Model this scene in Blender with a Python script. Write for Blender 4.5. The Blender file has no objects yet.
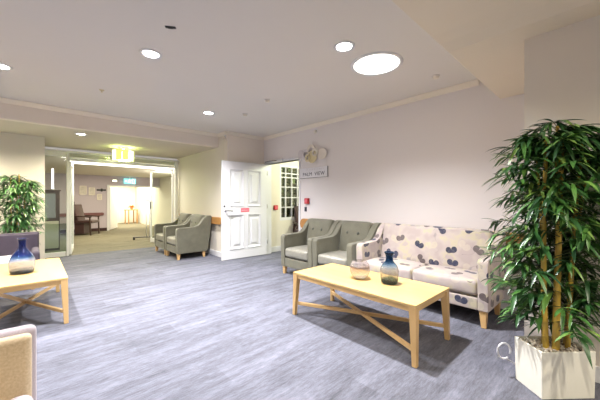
import bpy, bmesh, math, random
from mathutils import Vector, Matrix
PI = math.pi
C = bpy.context.scene.collection
R = random.Random(7)

# ------------------------------------------------------------------ materials
def nt(name):
    m = bpy.data.materials.new(name); m.use_nodes = True
    n = m.node_tree; b = n.nodes['Principled BSDF']
    return m, n, b

def node(n, kind, **kw):
    x = n.nodes.new(kind)
    for k, v in kw.items():
        if k in x.inputs: x.inputs[k].default_value = v
        else: setattr(x, k, v)
    return x

def math_(n, op, a, b=None):
    x = n.nodes.new('ShaderNodeMath'); x.operation = op
    for i, v in enumerate((a, b)):
        if v is None: continue
        if isinstance(v, (int, float)): x.inputs[i].default_value = v
        else: n.links.new(v, x.inputs[i])
    return x.outputs[0]

def mixc(n, fac, a, b, mode='MIX'):
    x = n.nodes.new('ShaderNodeMix'); x.data_type = 'RGBA'; x.blend_type = mode
    for sock, v in ((x.inputs[0], fac), (x.inputs[6], a), (x.inputs[7], b)):
        if isinstance(v, (int, float)): sock.default_value = v
        elif isinstance(v, tuple): sock.default_value = (*v, 1)
        else: n.links.new(v, sock)
    return x.outputs[2]

def ramp(n, fac, stops, interp='LINEAR'):
    x = n.nodes.new('ShaderNodeValToRGB'); cr = x.color_ramp; cr.interpolation = interp
    while len(cr.elements) < len(stops): cr.elements.new(0.5)
    for e, (p, c) in zip(cr.elements, stops):
        e.position = p; e.color = (*c, 1)
    n.links.new(fac, x.inputs[0]); return x.outputs[0]

def coords(n, scale=(1, 1, 1), uv=False):
    if uv:
        t = n.nodes.new('ShaderNodeUVMap'); o = t.outputs[0]
    else:
        t = n.nodes.new('ShaderNodeTexCoord'); o = t.outputs['Object']
    mp = n.nodes.new('ShaderNodeMapping'); mp.inputs['Scale'].default_value = scale
    n.links.new(o, mp.inputs[0]); return mp.outputs[0]

def noise(n, vec, scale, detail=3, rough=.5):
    x = node(n, 'ShaderNodeTexNoise', Scale=scale, Detail=detail, Roughness=rough)
    n.links.new(vec, x.inputs['Vector']); return x.outputs['Fac']

def bump(n, b, h, strength=.2, dist=.01):
    x = node(n, 'ShaderNodeBump', Strength=strength, Distance=dist)
    n.links.new(h, x.inputs['Height']); n.links.new(x.outputs[0], b.inputs['Normal'])

def plain(name, col, rough=.6, metal=0, var=.06, scale=6, bmp=0, spec=.5):
    m, n, b = nt(name)
    v = coords(n); f = noise(n, v, scale)
    c = mixc(n, f, tuple(x*(1-var) for x in col), tuple(min(1, x*(1+var)) for x in col))
    n.links.new(c, b.inputs['Base Color'])
    b.inputs['Roughness'].default_value = rough; b.inputs['Metallic'].default_value = metal
    b.inputs['Specular IOR Level'].default_value = spec
    if bmp: bump(n, b, noise(n, v, 180, 2), bmp, .004)
    return m

def emit(name, col, s):
    m, n, b = nt(name)
    b.inputs['Base Color'].default_value = (*col, 1)
    b.inputs['Emission Color'].default_value = (*col, 1); b.inputs['Emission Strength'].default_value = s
    return m

def carpet(name, a, bb, cc):
    m, n, b = nt(name)
    v = coords(n)
    br = node(n, 'ShaderNodeTexBrick', Scale=1.0); br.offset = .37
    br.inputs['Brick Width'].default_value = 1.0; br.inputs['Row Height'].default_value = .25
    br.inputs['Mortar Size'].default_value = 0; br.inputs['Bias'].default_value = 0
    br.inputs['Color1'].default_value = (0, 0, 0, 1); br.inputs['Color2'].default_value = (1, 1, 1, 1)
    n.links.new(v, br.inputs['Vector'])
    v2 = coords(n, (1.3, 7, 1)); streak = noise(n, v2, 1.6, 5, .65)
    v3 = coords(n, (7, 34, 1)); fine = noise(n, v3, 2.2, 3, .65)
    speck = noise(n, v, 160, 2, .7)
    s = math_(n, 'ADD', math_(n, 'MULTIPLY', streak, .62), math_(n, 'MULTIPLY', br.outputs['Color'], .09))
    s = math_(n, 'ADD', s, math_(n, 'MULTIPLY', fine, .42))
    s = math_(n, 'ADD', s, math_(n, 'MULTIPLY', speck, .25))
    col = ramp(n, s, [(.50, a), (.72, bb), (.98, cc)])
    n.links.new(col, b.inputs['Base Color']); b.inputs['Roughness'].default_value = .95
    b.inputs['Specular IOR Level'].default_value = .15
    bump(n, b, speck, .5, .004)
    return m

def wood(name, a, bb, rough=.35, along=(1, 1, 1)):
    m, n, b = nt(name)
    v = coords(n, along); f = noise(n, v, 3.0, 5, .6)
    v2 = coords(n, tuple(x*1.0 for x in along)); g = noise(n, v2, 14, 2, .5)
    f2 = math_(n, 'ADD', math_(n, 'MULTIPLY', f, .7), math_(n, 'MULTIPLY', g, .3))
    n.links.new(ramp(n, f2, [(.3, a), (.7, bb)]), b.inputs['Base Color'])
    b.inputs['Roughness'].default_value = rough
    return m

def weave(name, a, bb, rough=.75, sheen=.2, scale=260):
    m, n, b = nt(name)
    v = coords(n, (1, 1, 1)); f = noise(n, v, scale, 2, .6); g = noise(n, v, 7, 3)
    s = math_(n, 'ADD', math_(n, 'MULTIPLY', f, .6), math_(n, 'MULTIPLY', g, .4))
    n.links.new(ramp(n, s, [(.3, a), (.7, bb)]), b.inputs['Base Color'])
    b.inputs['Roughness'].default_value = rough; b.inputs['Sheen Weight'].default_value = sheen
    bump(n, b, f, .25, .003)
    return m

def floral(name):
    m, n, b = nt(name)
    uv = n.nodes.new('ShaderNodeUVMap').outputs[0]
    base = ramp(n, noise(n, uv, 5.5, 2), [(.40, (.40, .335, .315)), (.52, (.45, .385, .35)), (.60, (.48, .43, .30)), (.66, (.41, .345, .325))])
    # thin curling stems
    st = noise(n, uv, 4.2, 1)
    line = math_(n, 'LESS_THAN', math_(n, 'ABSOLUTE', math_(n, 'SUBTRACT', st, .5)), .004)
    base = mixc(n, math_(n, 'MULTIPLY', math_(n, 'MULTIPLY', line, .5), math_(n, 'GREATER_THAN', noise(n, uv, 7, 1), .52)), base, (.22, .20, .22))
    def layer(prev, scale, size, keep, offset, cols, alpha):
        mp = n.nodes.new('ShaderNodeMapping'); mp.inputs['Location'].default_value = offset
        n.links.new(uv, mp.inputs[0])
        vo = node(n, 'ShaderNodeTexVoronoi', Scale=scale, Randomness=.75); vo.voronoi_dimensions = '2D'
        n.links.new(mp.outputs[0], vo.inputs['Vector'])
        sc = n.nodes.new('ShaderNodeVectorMath'); sc.operation = 'SUBTRACT'
        n.links.new(mp.outputs[0], sc.inputs[0]); n.links.new(vo.outputs['Position'], sc.inputs[1])
        xyz = n.nodes.new('ShaderNodeSeparateXYZ'); n.links.new(sc.outputs[0], xyz.inputs[0])
        rgb = n.nodes.new('ShaderNodeSeparateColor'); n.links.new(vo.outputs['Color'], rgb.inputs[0])
        rot = math_(n, 'MULTIPLY', math_(n, 'SUBTRACT', rgb.outputs[0], .5), 2.4)
        cs = math_(n, 'COSINE', rot); sn = math_(n, 'SINE', rot)
        px = math_(n, 'SUBTRACT', math_(n, 'MULTIPLY', xyz.outputs[0], cs), math_(n, 'MULTIPLY', xyz.outputs[1], sn))
        py = math_(n, 'ADD', math_(n, 'MULTIPLY', xyz.outputs[0], sn), math_(n, 'MULTIPLY', xyz.outputs[1], cs))
        ang = math_(n, 'ARCTAN2', px, py)
        ln = n.nodes.new('ShaderNodeVectorMath'); ln.operation = 'LENGTH'; n.links.new(sc.outputs[0], ln.inputs[0])
        # two-lobed ginkgo leaf: fan cut away on one side, notch in the middle
        lobe = math_(n, 'POWER', math_(n, 'ABSOLUTE', math_(n, 'SINE', math_(n, 'MULTIPLY', ang, .5))), .62)
        fan = math_(n, 'POWER', math_(n, 'ADD', .56, math_(n, 'MULTIPLY', math_(n, 'COSINE', ang), .44)), .62)
        rad = math_(n, 'MULTIPLY', math_(n, 'MULTIPLY', lobe, fan), size)
        inside = math_(n, 'LESS_THAN', ln.outputs['Value'], rad)
        inside = math_(n, 'MULTIPLY', inside, math_(n, 'LESS_THAN', rgb.outputs[1], keep))
        col = ramp(n, rgb.outputs[2], cols, 'CONSTANT')
        shade = noise(n, uv, 30, 2)
        return mixc(n, math_(n, 'MULTIPLY', inside, math_(n, 'ADD', alpha-.25, math_(n, 'MULTIPLY', shade, .5))), prev, col)
    c = layer(base, 3.6, .12, .75, (.31, .17, 0), [(0, (.55, .50, .34)), (.4, (.26, .24, .27)), (.7, (.55, .49, .38))], .42)
    c = layer(c, 4.7, .108, .70, (.0, .0, 0), [(0, (.025, .029, .058)), (.32, (.10, .076, .075)), (.50, (.03, .035, .072)), (.74, (.125, .10, .10))], .97)
    n.links.new(c, b.inputs['Base Color']); b.inputs['Roughness'].default_value = .8
    b.inputs['Sheen Weight'].default_value = .15
    bump(n, b, noise(n, uv, 300, 2), .15, .002)
    return m

def leafmat(name, stops, rough=.38):
    m, n, b = nt(name)
    g = n.nodes.new('ShaderNodeNewGeometry')
    n.links.new(ramp(n, g.outputs['Random Per Island'], stops), b.inputs['Base Color'])
    b.inputs['Roughness'].default_value = rough
    return m

def glassmat(name, tint=(1, 1, 1), refl=.08):
    m, n, b = nt(name); n.nodes.remove(b)
    t = n.nodes.new('ShaderNodeBsdfTransparent'); t.inputs[0].default_value = (*tint, 1)
    g = n.nodes.new('ShaderNodeBsdfGlossy'); g.inputs['Roughness'].default_value = .02
    x = n.nodes.new('ShaderNodeMixShader'); x.inputs[0].default_value = refl
    n.links.new(t.outputs[0], x.inputs[1]); n.links.new(g.outputs[0], x.inputs[2])
    n.links.new(x.outputs[0], n.nodes['Material Output'].inputs[0])
    return m

def vaseglass(name, stops, height, trans=.93):
    m, n, b = nt(name)
    tc = n.nodes.new('ShaderNodeTexCoord'); s = n.nodes.new('ShaderNodeSeparateXYZ')
    n.links.new(tc.outputs['Object'], s.inputs[0])
    wob = noise(n, tc.outputs['Object'], 18, 2)
    z = math_(n, 'ADD', math_(n, 'DIVIDE', s.outputs[2], height), math_(n, 'MULTIPLY', math_(n, 'SUBTRACT', wob, .5), .12))
    n.links.new(ramp(n, z, stops), b.inputs['Base Color'])
    b.inputs['Transmission Weight'].default_value = trans; b.inputs['Roughness'].default_value = .06
    b.inputs['IOR'].default_value = 1.33
    return m

M = dict(
    wall=plain('wall_paint', (.77, .73, .72), .85, var=.015, scale=2, bmp=.03, spec=.2),
    cream=plain('cream_paint', (.74, .69, .60), .85, var=.015, scale=2, bmp=.03, spec=.2),
    ceil=plain('ceiling_paint', (.72, .695, .665), .9, var=.012, scale=2, spec=.15),
    soffit=plain('soffit_paint', (.76, .69, .58), .9, var=.012, scale=2, spec=.15),
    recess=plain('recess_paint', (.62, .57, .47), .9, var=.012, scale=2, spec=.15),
    beige=plain('beige_paint', (.78, .715, .64), .85, var=.015, scale=2, bmp=.03, spec=.2),
    white=plain('white_gloss', (.72, .72, .745), .35, var=.01),
    trim=plain('trim_cream', (.80, .74, .64), .5, var=.01),
    carpet=carpet('blue_grey_carpet', (.068, .069, .080), (.136, .138, .168), (.232, .236, .292)),
    carpet2=carpet('tan_carpet', (.095, .085, .06), (.165, .15, .108), (.235, .215, .16)),
    oak=wood('pale_oak', (.50, .32, .115), (.66, .455, .19), .32, (1, .12, 1)),
    oakx=wood('pale_oak_rail', (.52, .32, .12), (.68, .45, .20), .4, (.3, .3, .3)),
    leg=wood('oak_leg', (.55, .33, .13), (.70, .46, .21), .35, (1, 1, .2)),
    rail=wood('handrail_wood', (.36, .17, .05), (.50, .26, .08), .35, (1, .15, 1)),
    darkwood=wood('dark_wood', (.03, .014, .01), (.06, .03, .02), .4, (1, 1, .2)),
    sage=weave('sage_upholstery', (.082, .078, .050), (.165, .157, .110), .6, .25),
    sageseat=weave('sage_seat_vinyl', (.20, .19, .155), (.275, .265, .22), .32, .1, 30),
    button=plain('sage_button', (.07, .07, .055), .5),
    floral=floral('floral_upholstery'),
    plum=weave('plum_upholstery', (.030, .021, .033), (.056, .042, .060), .8, .05),
    lav=weave('lavender_upholstery', (.40, .345, .38), (.54, .475, .51), .8, .3),
    straw=weave('straw_weave', (.50, .38, .23), (.70, .57, .38), .8, .15, 120),
    straw2=weave('pale_seat_weave', (.48, .45, .44), (.64, .60, .58), .8, .15, 120),
    maroon=weave('maroon_upholstery', (.026, .007, .008), (.05, .014, .014), .6, .2),
    metal=plain('brushed_aluminium', (.80, .80, .79), .4, .15, var=.03),
    lilac=plain('lilac_paint', (.50, .44, .50), .8, var=.02),
    darkrail=plain('maroon_rail', (.16, .06, .06), .5),
    chrome=plain('chrome', (.75, .75, .77), .15, 1, var=.01),
    dark=plain('dark_grey_metal', (.06, .06, .065), .4, .6),
    black=plain('black_plastic', (.015, .015, .017), .4),
    gold=plain('champagne_metal', (.66, .57, .36), .4, .25),
    gold2=plain('pale_champagne_metal', (.74, .68, .60), .5, .1),
    silver=plain('pale_mauve_metal', (.66, .61, .63), .5, .2),
    red=plain('red_plastic', (.50, .03, .03), .35),
    pink=plain('red_pink_sign', (.72, .12, .17), .4),
    signw=plain('sign_white', (.80, .79, .82), .4, var=.01),
    ink=plain('grey_ink', (.10, .10, .13), .6),
    glass=glassmat('clear_glass', (.95, .98, .96), .07),
    frost=glassmat('green_tinted_glass', (.72, .80, .72), .10),
    bamboo=leafmat('bamboo_leaf', [(0, (.012, .05, .014)), (.45, (.03, .105, .024)), (.8, (.075, .19, .035)), (1, (.20, .33, .07))]),
    bamboo2=leafmat('bamboo_leaf_light', [(0, (.02, .08, .02)), (.5, (.06, .19, .045)), (.85, (.13, .30, .07)), (1, (.24, .40, .12))]),
    cane=wood('bamboo_cane', (.40, .25, .03), (.66, .46, .08), .35, (1, 1, .3)),
    twig=plain('green_twig', (.06, .09, .025), .6),
    planter=plain('cream_planter', (.88, .86, .75), .45, var=.03, scale=3),
    pot=plain('brown_pot', (.12, .07, .05), .5),
    pebble=leafmat('pebbles', [(0, (.20, .15, .11)), (.3, (.50, .42, .33)), (.7, (.68, .62, .52)), (1, (.80, .76, .68))], .5),
    soil=plain('soil', (.05, .035, .025), .9),
    hedge=leafmat('hedge_leaf', [(0, (.03, .05, .015)), (.6, (.11, .15, .05)), (1, (.22, .18, .07))], .6),
    orange=plain('orange_petal', (.80, .25, .04), .5),
    downlight=emit('downlight_lens', (1, .98, .96), 30),
    disc=emit('round_light_lens', (1, .97, .88), 4.0),
    shade=emit('green_glow_glass', (.80, .95, .16), 1.15),
    shade2=emit('pale_glow_glass', (1.0, 1.0, .70), 2.6),
    batten=emit('batten_lens', (1, .98, .86), 3.0),
    tube=emit('wall_tube', (1, .93, .97), 3.0),
    exitg=emit('exit_green', (.26, .72, .70), 1.0),
    exitw=emit('exit_white', (.85, 1, .98), 1.6),
    mirror=plain('grey_mirror', (.55, .56, .55), .12, .9),
    picture=plain('faded_print', (.60, .55, .50), .5, var=.35, scale=12),
    vase=vaseglass('blue_clear_glass', [(0, (.02, .10, .15)), (.10, (.03, .12, .18)), (.17, (.75, .74, .66)), (.44, (.86, .84, .80)), (.56, (.45, .62, .76)), (.68, (.02, .13, .30)), (1, (.01, .10, .26))], .30),
    vase2=vaseglass('deep_blue_clear_glass', [(0, (.02, .05, .12)), (.08, (.05, .09, .16)), (.13, (.80, .82, .86)), (.36, (.86, .89, .95)), (.46, (.10, .22, .42)), (.54, (.01, .04, .24)), (1, (.008, .03, .20))], .366, .80),
    bowl=vaseglass('amber_clear_glass', [(0, (.92, .88, .78)), (.3, (.97, .96, .92)), (.55, (.80, .72, .66)), (.66, (.40, .28, .24)), (.74, (.90, .86, .85)), (1, (.82, .78, .82))], .175, .86),
)

# ------------------------------------------------------------------ mesh helpers
def xf(loc=(0, 0, 0), rot=(0, 0, 0)):
    from mathutils import Euler
    return Matrix.Translation(loc) @ Euler(rot).to_matrix().to_4x4()

def add_box(bm, x0, x1, y0, y1, z0, z1, mat=None):
    v = [bm.verts.new(p) for p in ((x0, y0, z0), (x1, y0, z0), (x1, y1, z0), (x0, y1, z0), (x0, y0, z1), (x1, y0, z1), (x1, y1, z1), (x0, y1, z1))]
    for f in ((3, 2, 1, 0), (4, 5, 6, 7), (0, 1, 5, 4), (1, 2, 6, 5), (2, 3, 7, 6), (3, 0, 4, 7)): bm.faces.new([v[i] for i in f])
    if mat: bmesh.ops.transform(bm, matrix=mat, verts=v)
    return v

def add_hexa(bm, bottom, top):
    v = [bm.verts.new(p) for p in list(bottom)+list(top)]
    for f in ((3, 2, 1, 0), (4, 5, 6, 7), (0, 1, 5, 4), (1, 2, 6, 5), (2, 3, 7, 6), (3, 0, 4, 7)): bm.faces.new([v[i] for i in f])

def add_prism(bm, pts, lo, hi, axis='x'):
    def P(a, b, t): return {'x': (t, a, b), 'y': (a, t, b), 'z': (a, b, t)}[axis]
    A = [bm.verts.new(P(a, b, lo)) for a, b in pts]; B = [bm.verts.new(P(a, b, hi)) for a, b in pts]
    n = len(pts); bm.faces.new(A); bm.faces.new(B[::-1])
    for i in range(n): bm.faces.new((A[(i+1) % n], A[i], B[i], B[(i+1) % n]))
    bmesh.ops.recalc_face_normals(bm, faces=bm.faces[:])

def add_lathe(bm, prof, n=32, mat=None):
    rings = []
    for r, z in prof:
        if r < 1e-6: rings.append([bm.verts.new((0, 0, z))])
        else: rings.append([bm.verts.new((r*math.cos(2*PI*i/n), r*math.sin(2*PI*i/n), z)) for i in range(n)])
    vs = [v for r in rings for v in r]
    for a, b in zip(rings, rings[1:]):
        for i in range(n):
            j = (i+1) % n
            if len(a) == 1 and len(b) == 1: continue
            if len(a) == 1: bm.faces.new((a[0], b[j], b[i]))
            elif len(b) == 1: bm.faces.new((a[i], a[j], b[0]))
            else: bm.faces.new((a[i], a[j], b[j], b[i]))
    if mat: bmesh.ops.transform(bm, matrix=mat, verts=vs)
    return vs

def add_tube(bm, pts, r, n=8, closed=False):
    pts = [Vector(p) for p in pts]; rings = []
    rr = r if isinstance(r, (list, tuple)) else [r]*len(pts)
    for i, p in enumerate(pts):
        d = (pts[min(i+1, len(pts)-1)]-pts[max(i-1, 0)]).normalized()
        up = Vector((0, 0, 1)) if abs(d.z) < .9 else Vector((1, 0, 0))
        a = d.cross(up).normalized(); b = d.cross(a).normalized()
        rings.append([bm.verts.new(p+(a*math.cos(2*PI*k/n)+b*math.sin(2*PI*k/n))*rr[i]) for k in range(n)])
    for a, b in zip(rings, rings[1:]):
        for k in range(n): bm.faces.new((a[k], a[(k+1) % n], b[(k+1) % n], b[k]))
    bm.faces.new(rings[0][::-1]); bm.faces.new(rings[-1])
    return rings

def add_rbox(bm, size, r, bulge=(0, 0, 0), mat=None, seg=4, mid=8):
    """soft upholstered block: rounded edges, faces that swell towards their middle"""
    s = [x/2 for x in size]
    def axis(h):
        rr = min(r, h*.98)
        a = [-h + rr*(1-math.cos(PI/2*i/seg)) for i in range(seg)]
        m = [-(h-rr) + 2*(h-rr)*i/mid for i in range(mid+1)]
        return a+m+[-x for x in a[::-1]]
    ax = [axis(h) for h in s]; V = {}
    def vert(i, j, k):
        if (i, j, k) in V: return V[(i, j, k)]
        p = [ax[0][i], ax[1][j], ax[2][k]]; q = [max(-(h-min(r, h*.98)), min(h-min(r, h*.98), c)) for h, c in zip(s, p)]
        d = Vector(p)-Vector(q)
        # project the box surface onto the rounded box
        if d.length > 1e-9:
            m = max(abs(d.x)/min(r, s[0]*.98), abs(d.y)/min(r, s[1]*.98), abs(d.z)/min(r, s[2]*.98))
            d = d.normalized()*m*r
            d = Vector([max(-min(r, h*.98), min(min(r, h*.98), c)) for h, c in zip(s, d)])
        o = Vector(q)+d; u = [c/h for c, h in zip(p, s)]
        for a in range(3):
            b, c = (a+1) % 3, (a+2) % 3
            o[a] += u[a]*bulge[a]*(1-u[b]**2)*(1-u[c]**2)
        V[(i, j, k)] = bm.verts.new(o); return V[(i, j, k)]
    N = [len(a)-1 for a in ax]
    for a in range(3):
        b, c = (a+1) % 3, (a+2) % 3
        for side in (0, N[a]):
            for j in range(N[b]):
                for k in range(N[c]):
                    ids = []
                    for dj, dk in ((0, 0), (1, 0), (1, 1), (0, 1)):
                        t = [0, 0, 0]; t[a] = side; t[b] = j+dj; t[c] = k+dk; ids.append(vert(*t))
                    bm.faces.new(ids if side else ids[::-1])
    if mat: bmesh.ops.transform(bm, matrix=mat, verts=list(V.values()))

def box_uv(me):
    uv = me.uv_layers.new(name='UVMap')
    for p in me.polygons:
        a = max(range(3), key=lambda i: abs(p.normal[i]))
        for li in p.loop_indices:
            co = me.vertices[me.loops[li].vertex_index].co
            uv.data[li].uv = {0: (co.y+.53, co.z), 1: (co.x, co.z), 2: (co.x, co.y+.29)}[a]

def obj(name, bm, mat, parent=None, bevel=0, smooth=False, seg=3, uv=False, loc=None, rot=None):
    me = bpy.data.meshes.new(name); bm.normal_update(); bm.to_mesh(me); bm.free()
    if uv: box_uv(me)
    for m in (mat if isinstance(mat, list) else [mat]): me.materials.append(m)
    o = bpy.data.objects.new(name, me); C.objects.link(o)
    if parent: o.parent = parent
    if loc: o.location = loc
    if rot: o.rotation_euler = rot
    if bevel:
        b = o.modifiers.new('bevel', 'BEVEL'); b.width = bevel; b.segments = seg; b.limit_method = 'ANGLE'; b.angle_limit = .6; b.harden_normals = True
    if smooth or bevel:
        for p in me.polygons: p.use_smooth = True
    return o

def B(): return bmesh.new()
def boxbm(*a, mat=None):
    bm = B(); add_box(bm, *a, mat=mat); return bm
def lathebm(prof, n=32, mat=None):
    bm = B(); add_lathe(bm, prof, n, mat); return bm

def thing(name, label, cat, loc=(0, 0, 0), rotz=0, group=None):
    o = bpy.data.objects.new(name, None); C.objects.link(o); o.empty_display_size = .1
    o.location = loc; o.rotation_euler = (0, 0, rotz); o['label'] = label; o['category'] = cat; o['kind'] = 'thing'
    if group: o['group'] = group
    return o
def tag(o, label, cat, group=None):
    o['label'] = label; o['category'] = cat; o['kind'] = 'thing'
    if group: o['group'] = group
    return o
def struct(name, bm, m, parent=None, **k):
    o = obj(name, bm, m, parent, **k)
    if not parent: o['kind'] = 'structure'
    return o
def dup(root, loc, rotz, label):
    r = root.copy(); C.objects.link(r); r.location = loc; r.rotation_euler = (0, 0, rotz); r['label'] = label
    for ch in list(root.children):
        c = ch.copy(); C.objects.link(c); c.parent = r
        for g in list(ch.children):
            d = g.copy(); C.objects.link(d); d.parent = c
    return r

# ------------------------------------------------------------------ the setting
W = 3.93; H = 2.68; ZS = 2.40; YB = 5.86; YP = 8.22
struct('floor', boxbm(-3.6, 7.0, -3.2, YP, -.1, 0), M['carpet'])
struct('floor_corridor', boxbm(-3.6, 7.0, YP, 18.2, -.1, 0), M['carpet2'])
struct('ceiling', boxbm(-3.6, W, 1.06, YB, H, H+.1), M['ceil'])
# dropped soffit over the near right-hand side, its underside bending down towards the wall
bm = B()
prof = [(-3.6, 2.68), (1.3, 2.68), (1.9, 2.625), (2.40, 2.575), (2.52, 2.55), (2.62, 2.505), (2.82, 2.495), (3.3, 2.45), (W, ZS), (4.1, ZS)]
rows = []
for x, z in prof:
    k = (H-z)/(H-ZS)
    rows.append([bm.verts.new(p) for p in ((x, 1.075, H), (x, 1.075-.215*k, z), (x, -3.2, z), (x, -3.2, H+.1), (x, 1.075, H+.1))])
for a, b in zip(rows, rows[1:]):
    for i in range(5): bm.faces.new((a[i], a[(i+1) % 5], b[(i+1) % 5], b[i]))
bmesh.ops.remove_doubles(bm, verts=bm.verts[:], dist=1e-4); bmesh.ops.recalc_face_normals(bm, faces=bm.faces[:])
struct('ceiling_soffit', bm, M['soffit'])
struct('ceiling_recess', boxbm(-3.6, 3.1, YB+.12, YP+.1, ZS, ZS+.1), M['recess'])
struct('wall_bulkhead', boxbm(-3.6, 2.99, YB, YB+.12, ZS, H+.1), M['beige'])
# right wall with the doorway opening
DY0, DY1, DZ = 4.27, 5.36, 2.06
struct('wall_right', boxbm(W, W+.12, -.4, DY0, 0, H+.1), M['wall'])
struct('wall_right_head', boxbm(W, W+.12, DY0, 5.47, DZ, H+.1), M['wall'])
struct('wall_back', boxbm(2.99, W, 5.47, 5.59, 0, H+.1), M['beige'])
struct('wall_alcove', boxbm(2.99, 3.11, 5.59, 8.2, 0, H+.1), M['cream'])
struct('wall_near_right', boxbm(2.82, 4.05, -3.2, .46, 0, 2.6), M['beige'])
struct('wall_left', boxbm(-3.6, .16, 7.10, 8.30, 0, ZS), M['cream'])
struct('wall_far_left', boxbm(-3.72, -3.6, -3.2, 8.3, 0, H+.1), M['wall'])
# cornices: a small splayed moulding in the ceiling angle
def cornice(name, a, b, nrm):
    bm = B(); a = Vector(a); b = Vector(b); nrm = Vector(nrm)
    sec = [(0, 0), (.055, 0), (.055, -.012), (.02, -.05), (0, -.062)]
    A = [bm.verts.new(a+nrm*p+Vector((0, 0, q))) for p, q in sec]; Bv = [bm.verts.new(b+nrm*p+Vector((0, 0, q))) for p, q in sec]
    for i in range(5): bm.faces.new((A[i], A[(i+1) % 5], Bv[(i+1) % 5], Bv[i]))
    bm.faces.new(A[::-1]); bm.faces.new(Bv); bmesh.ops.recalc_face_normals(bm, faces=bm.faces[:])
    struct(name, bm, M['trim'])
cornice('trim_1', (W, 1.07, H), (W, 5.47, H), (-1, 0, 0))
cornice('trim_2', (2.99, 5.47, H), (W, 5.47, H), (0, -1, 0))
cornice('trim_3', (-3.6, YB, H), (2.99, YB, H), (0, -1, 0))
cornice('trim_4', (2.99, 5.47, H), (2.99, YB, H), (-1, 0, 0))
# skirtings
def skirting(name, *a): struct(name, boxbm(*a), M['white'], bevel=.004)
skirting('baseboard_right', W-.016, W, .46, DY0-.06, 0, .11)
skirting('baseboard_alcove', 2.974, 2.99, 5.47, 8.15, 0, .11)
skirting('baseboard_back', 2.974, W, 5.454, 5.47, 0, .11)
skirting('baseboard_left', -3.6, .16, 7.084, 7.10, 0, .11)
skirting('baseboard_near_right', 2.804, 2.82, -3.2, .46, 0, .11)

# door frame + leaf
fr = thing('door_1', 'white four-panel door standing open beside the doorway', 'door'); fr['kind'] = 'structure'
del fr['category']; del fr['label']
bm = B()
add_box(bm, W-.015, W+.135, DY0-.05, DY0, 0, DZ+.05); add_box(bm, W-.015, W+.135, DY1, DY1+.05, 0, DZ+.05); add_box(bm, W-.015, W+.135, DY0, DY1, DZ, DZ+.05)
obj('door_frame', bm, M['white'], fr, bevel=.006)

leafroot = thing('panelled_door', 'white four-panel door swung open, with a lever handle and a small red sign', 'door', (W-.035, 5.335, 0), math.radians(180-1.6))
L, T = 1.09, .042
def panelled(bm):
    # leaf lies along local +x; the visible face is +y (turned half round towards the room)
    xs = [0, .17, .49, .60, .92, L]; zs = [.012, .22, .93, 1.11, 1.88, 2.045]
    inset = {(1, 1), (3, 1), (1, 3), (3, 3)}
    for i in range(5):
        for j in range(5):
            x0, x1, z0, z1 = xs[i], xs[i+1], zs[j], zs[j+1]
            if (i, j) not in inset:
                add_box(bm, x0, x1, -T/2, T/2, z0, z1)
            else:
                add_box(bm, x0, x1, -T/2+.014, T/2-.014, z0, z1)
bm = B(); panelled(bm); bmesh.ops.remove_doubles(bm, verts=bm.verts[:], dist=1e-5)
leaf = obj('door_leaf', bm, M['white'], leafroot)
for x0, x1 in ((.17, .49), (.60, .92)):
    for z0, z1 in ((.22, .93), (1.11, 1.88)):
        bm = B()
        for s in (1, -1):
            y0 = s*(T/2-.013); y1 = s*(T/2+.013)
            for k, (d0, d1) in enumerate(((0, .032),)):
                o = [(x0+d0, z0+d0), (x1-d0, z0+d0), (x1-d0, z1-d0), (x0+d0, z1-d0)]; i_ = [(x0+d1, z0+d1), (x1-d1, z0+d1), (x1-d1, z1-d1), (x0+d1, z1-d1)]
                for q in range(4):
                    r = (q+1) % 4
                    add_hexa(bm, [(o[q][0], y0, o[q][1]), (o[r][0], y0, o[r][1]), (i_[r][0], y0, i_[r][1]), (i_[q][0], y0, i_[q][1])],
                             [(o[q][0], y1, o[q][1]), (o[r][0], y1, o[r][1]), (i_[r][0], s*(T/2-.008), i_[r][1]), (i_[q][0], s*(T/2-.008), i_[q][1])])
            # raised field
            f = .075
            add_hexa(bm, [(x0+f, y0, z0+f), (x1-f, y0, z0+f), (x1-f, y0, z1-f), (x0+f, y0, z1-f)],
                     [(x0+f+.02, s*(T/2+.004), z0+f+.02), (x1-f-.02, s*(T/2+.004), z0+f+.02), (x1-f-.02, s*(T/2+.004), z1-f-.02), (x0+f+.02, s*(T/2+.004), z1-f-.02)])
        bmesh.ops.recalc_face_normals(bm, faces=bm.faces[:])
        obj('panel', bm, M['white'], leafroot)
bm = B(); add_lathe(bm, [(0, 0), (.027, 0), (.027, .008), (0, .008)], 20, xf((L-.075, T/2, 1.02), (-PI/2, 0, 0)))
add_tube(bm, [(L-.075, T/2, 1.02), (L-.075, T/2+.05, 1.02), (L-.09, T/2+.058, 1.02), (L-.21, T/2+.055, 1.012)], .014, 10)
obj('lever_handle', bm, M['chrome'], leafroot, smooth=True)
bm = B(); add_lathe(bm, [(0, 0), (.02, 0), (.02, .006), (0, .006)], 16, xf((L-.05, T/2, 1.11), (-PI/2, 0, 0)))
obj('lock_cylinder', bm, M['dark'], leafroot)
sg = obj('door_sign', boxbm(.46, .66, T/2, T/2+.004, .985, 1.065), M['pink'], leafroot); sg['label'] = 'small red sign'
obj('sign_stripe', boxbm(.475, .645, T/2+.0045, T/2+.006, 1.02, 1.028), M['signw'], sg)
for z in (.25, 1.05, 1.8):
    obj('hinge', lathebm([(0, z), (.009, z), (.009, z+.09), (0, z+.09)], 10, xf((-.012, T/2, 0))), M['chrome'], leafroot)
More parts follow.
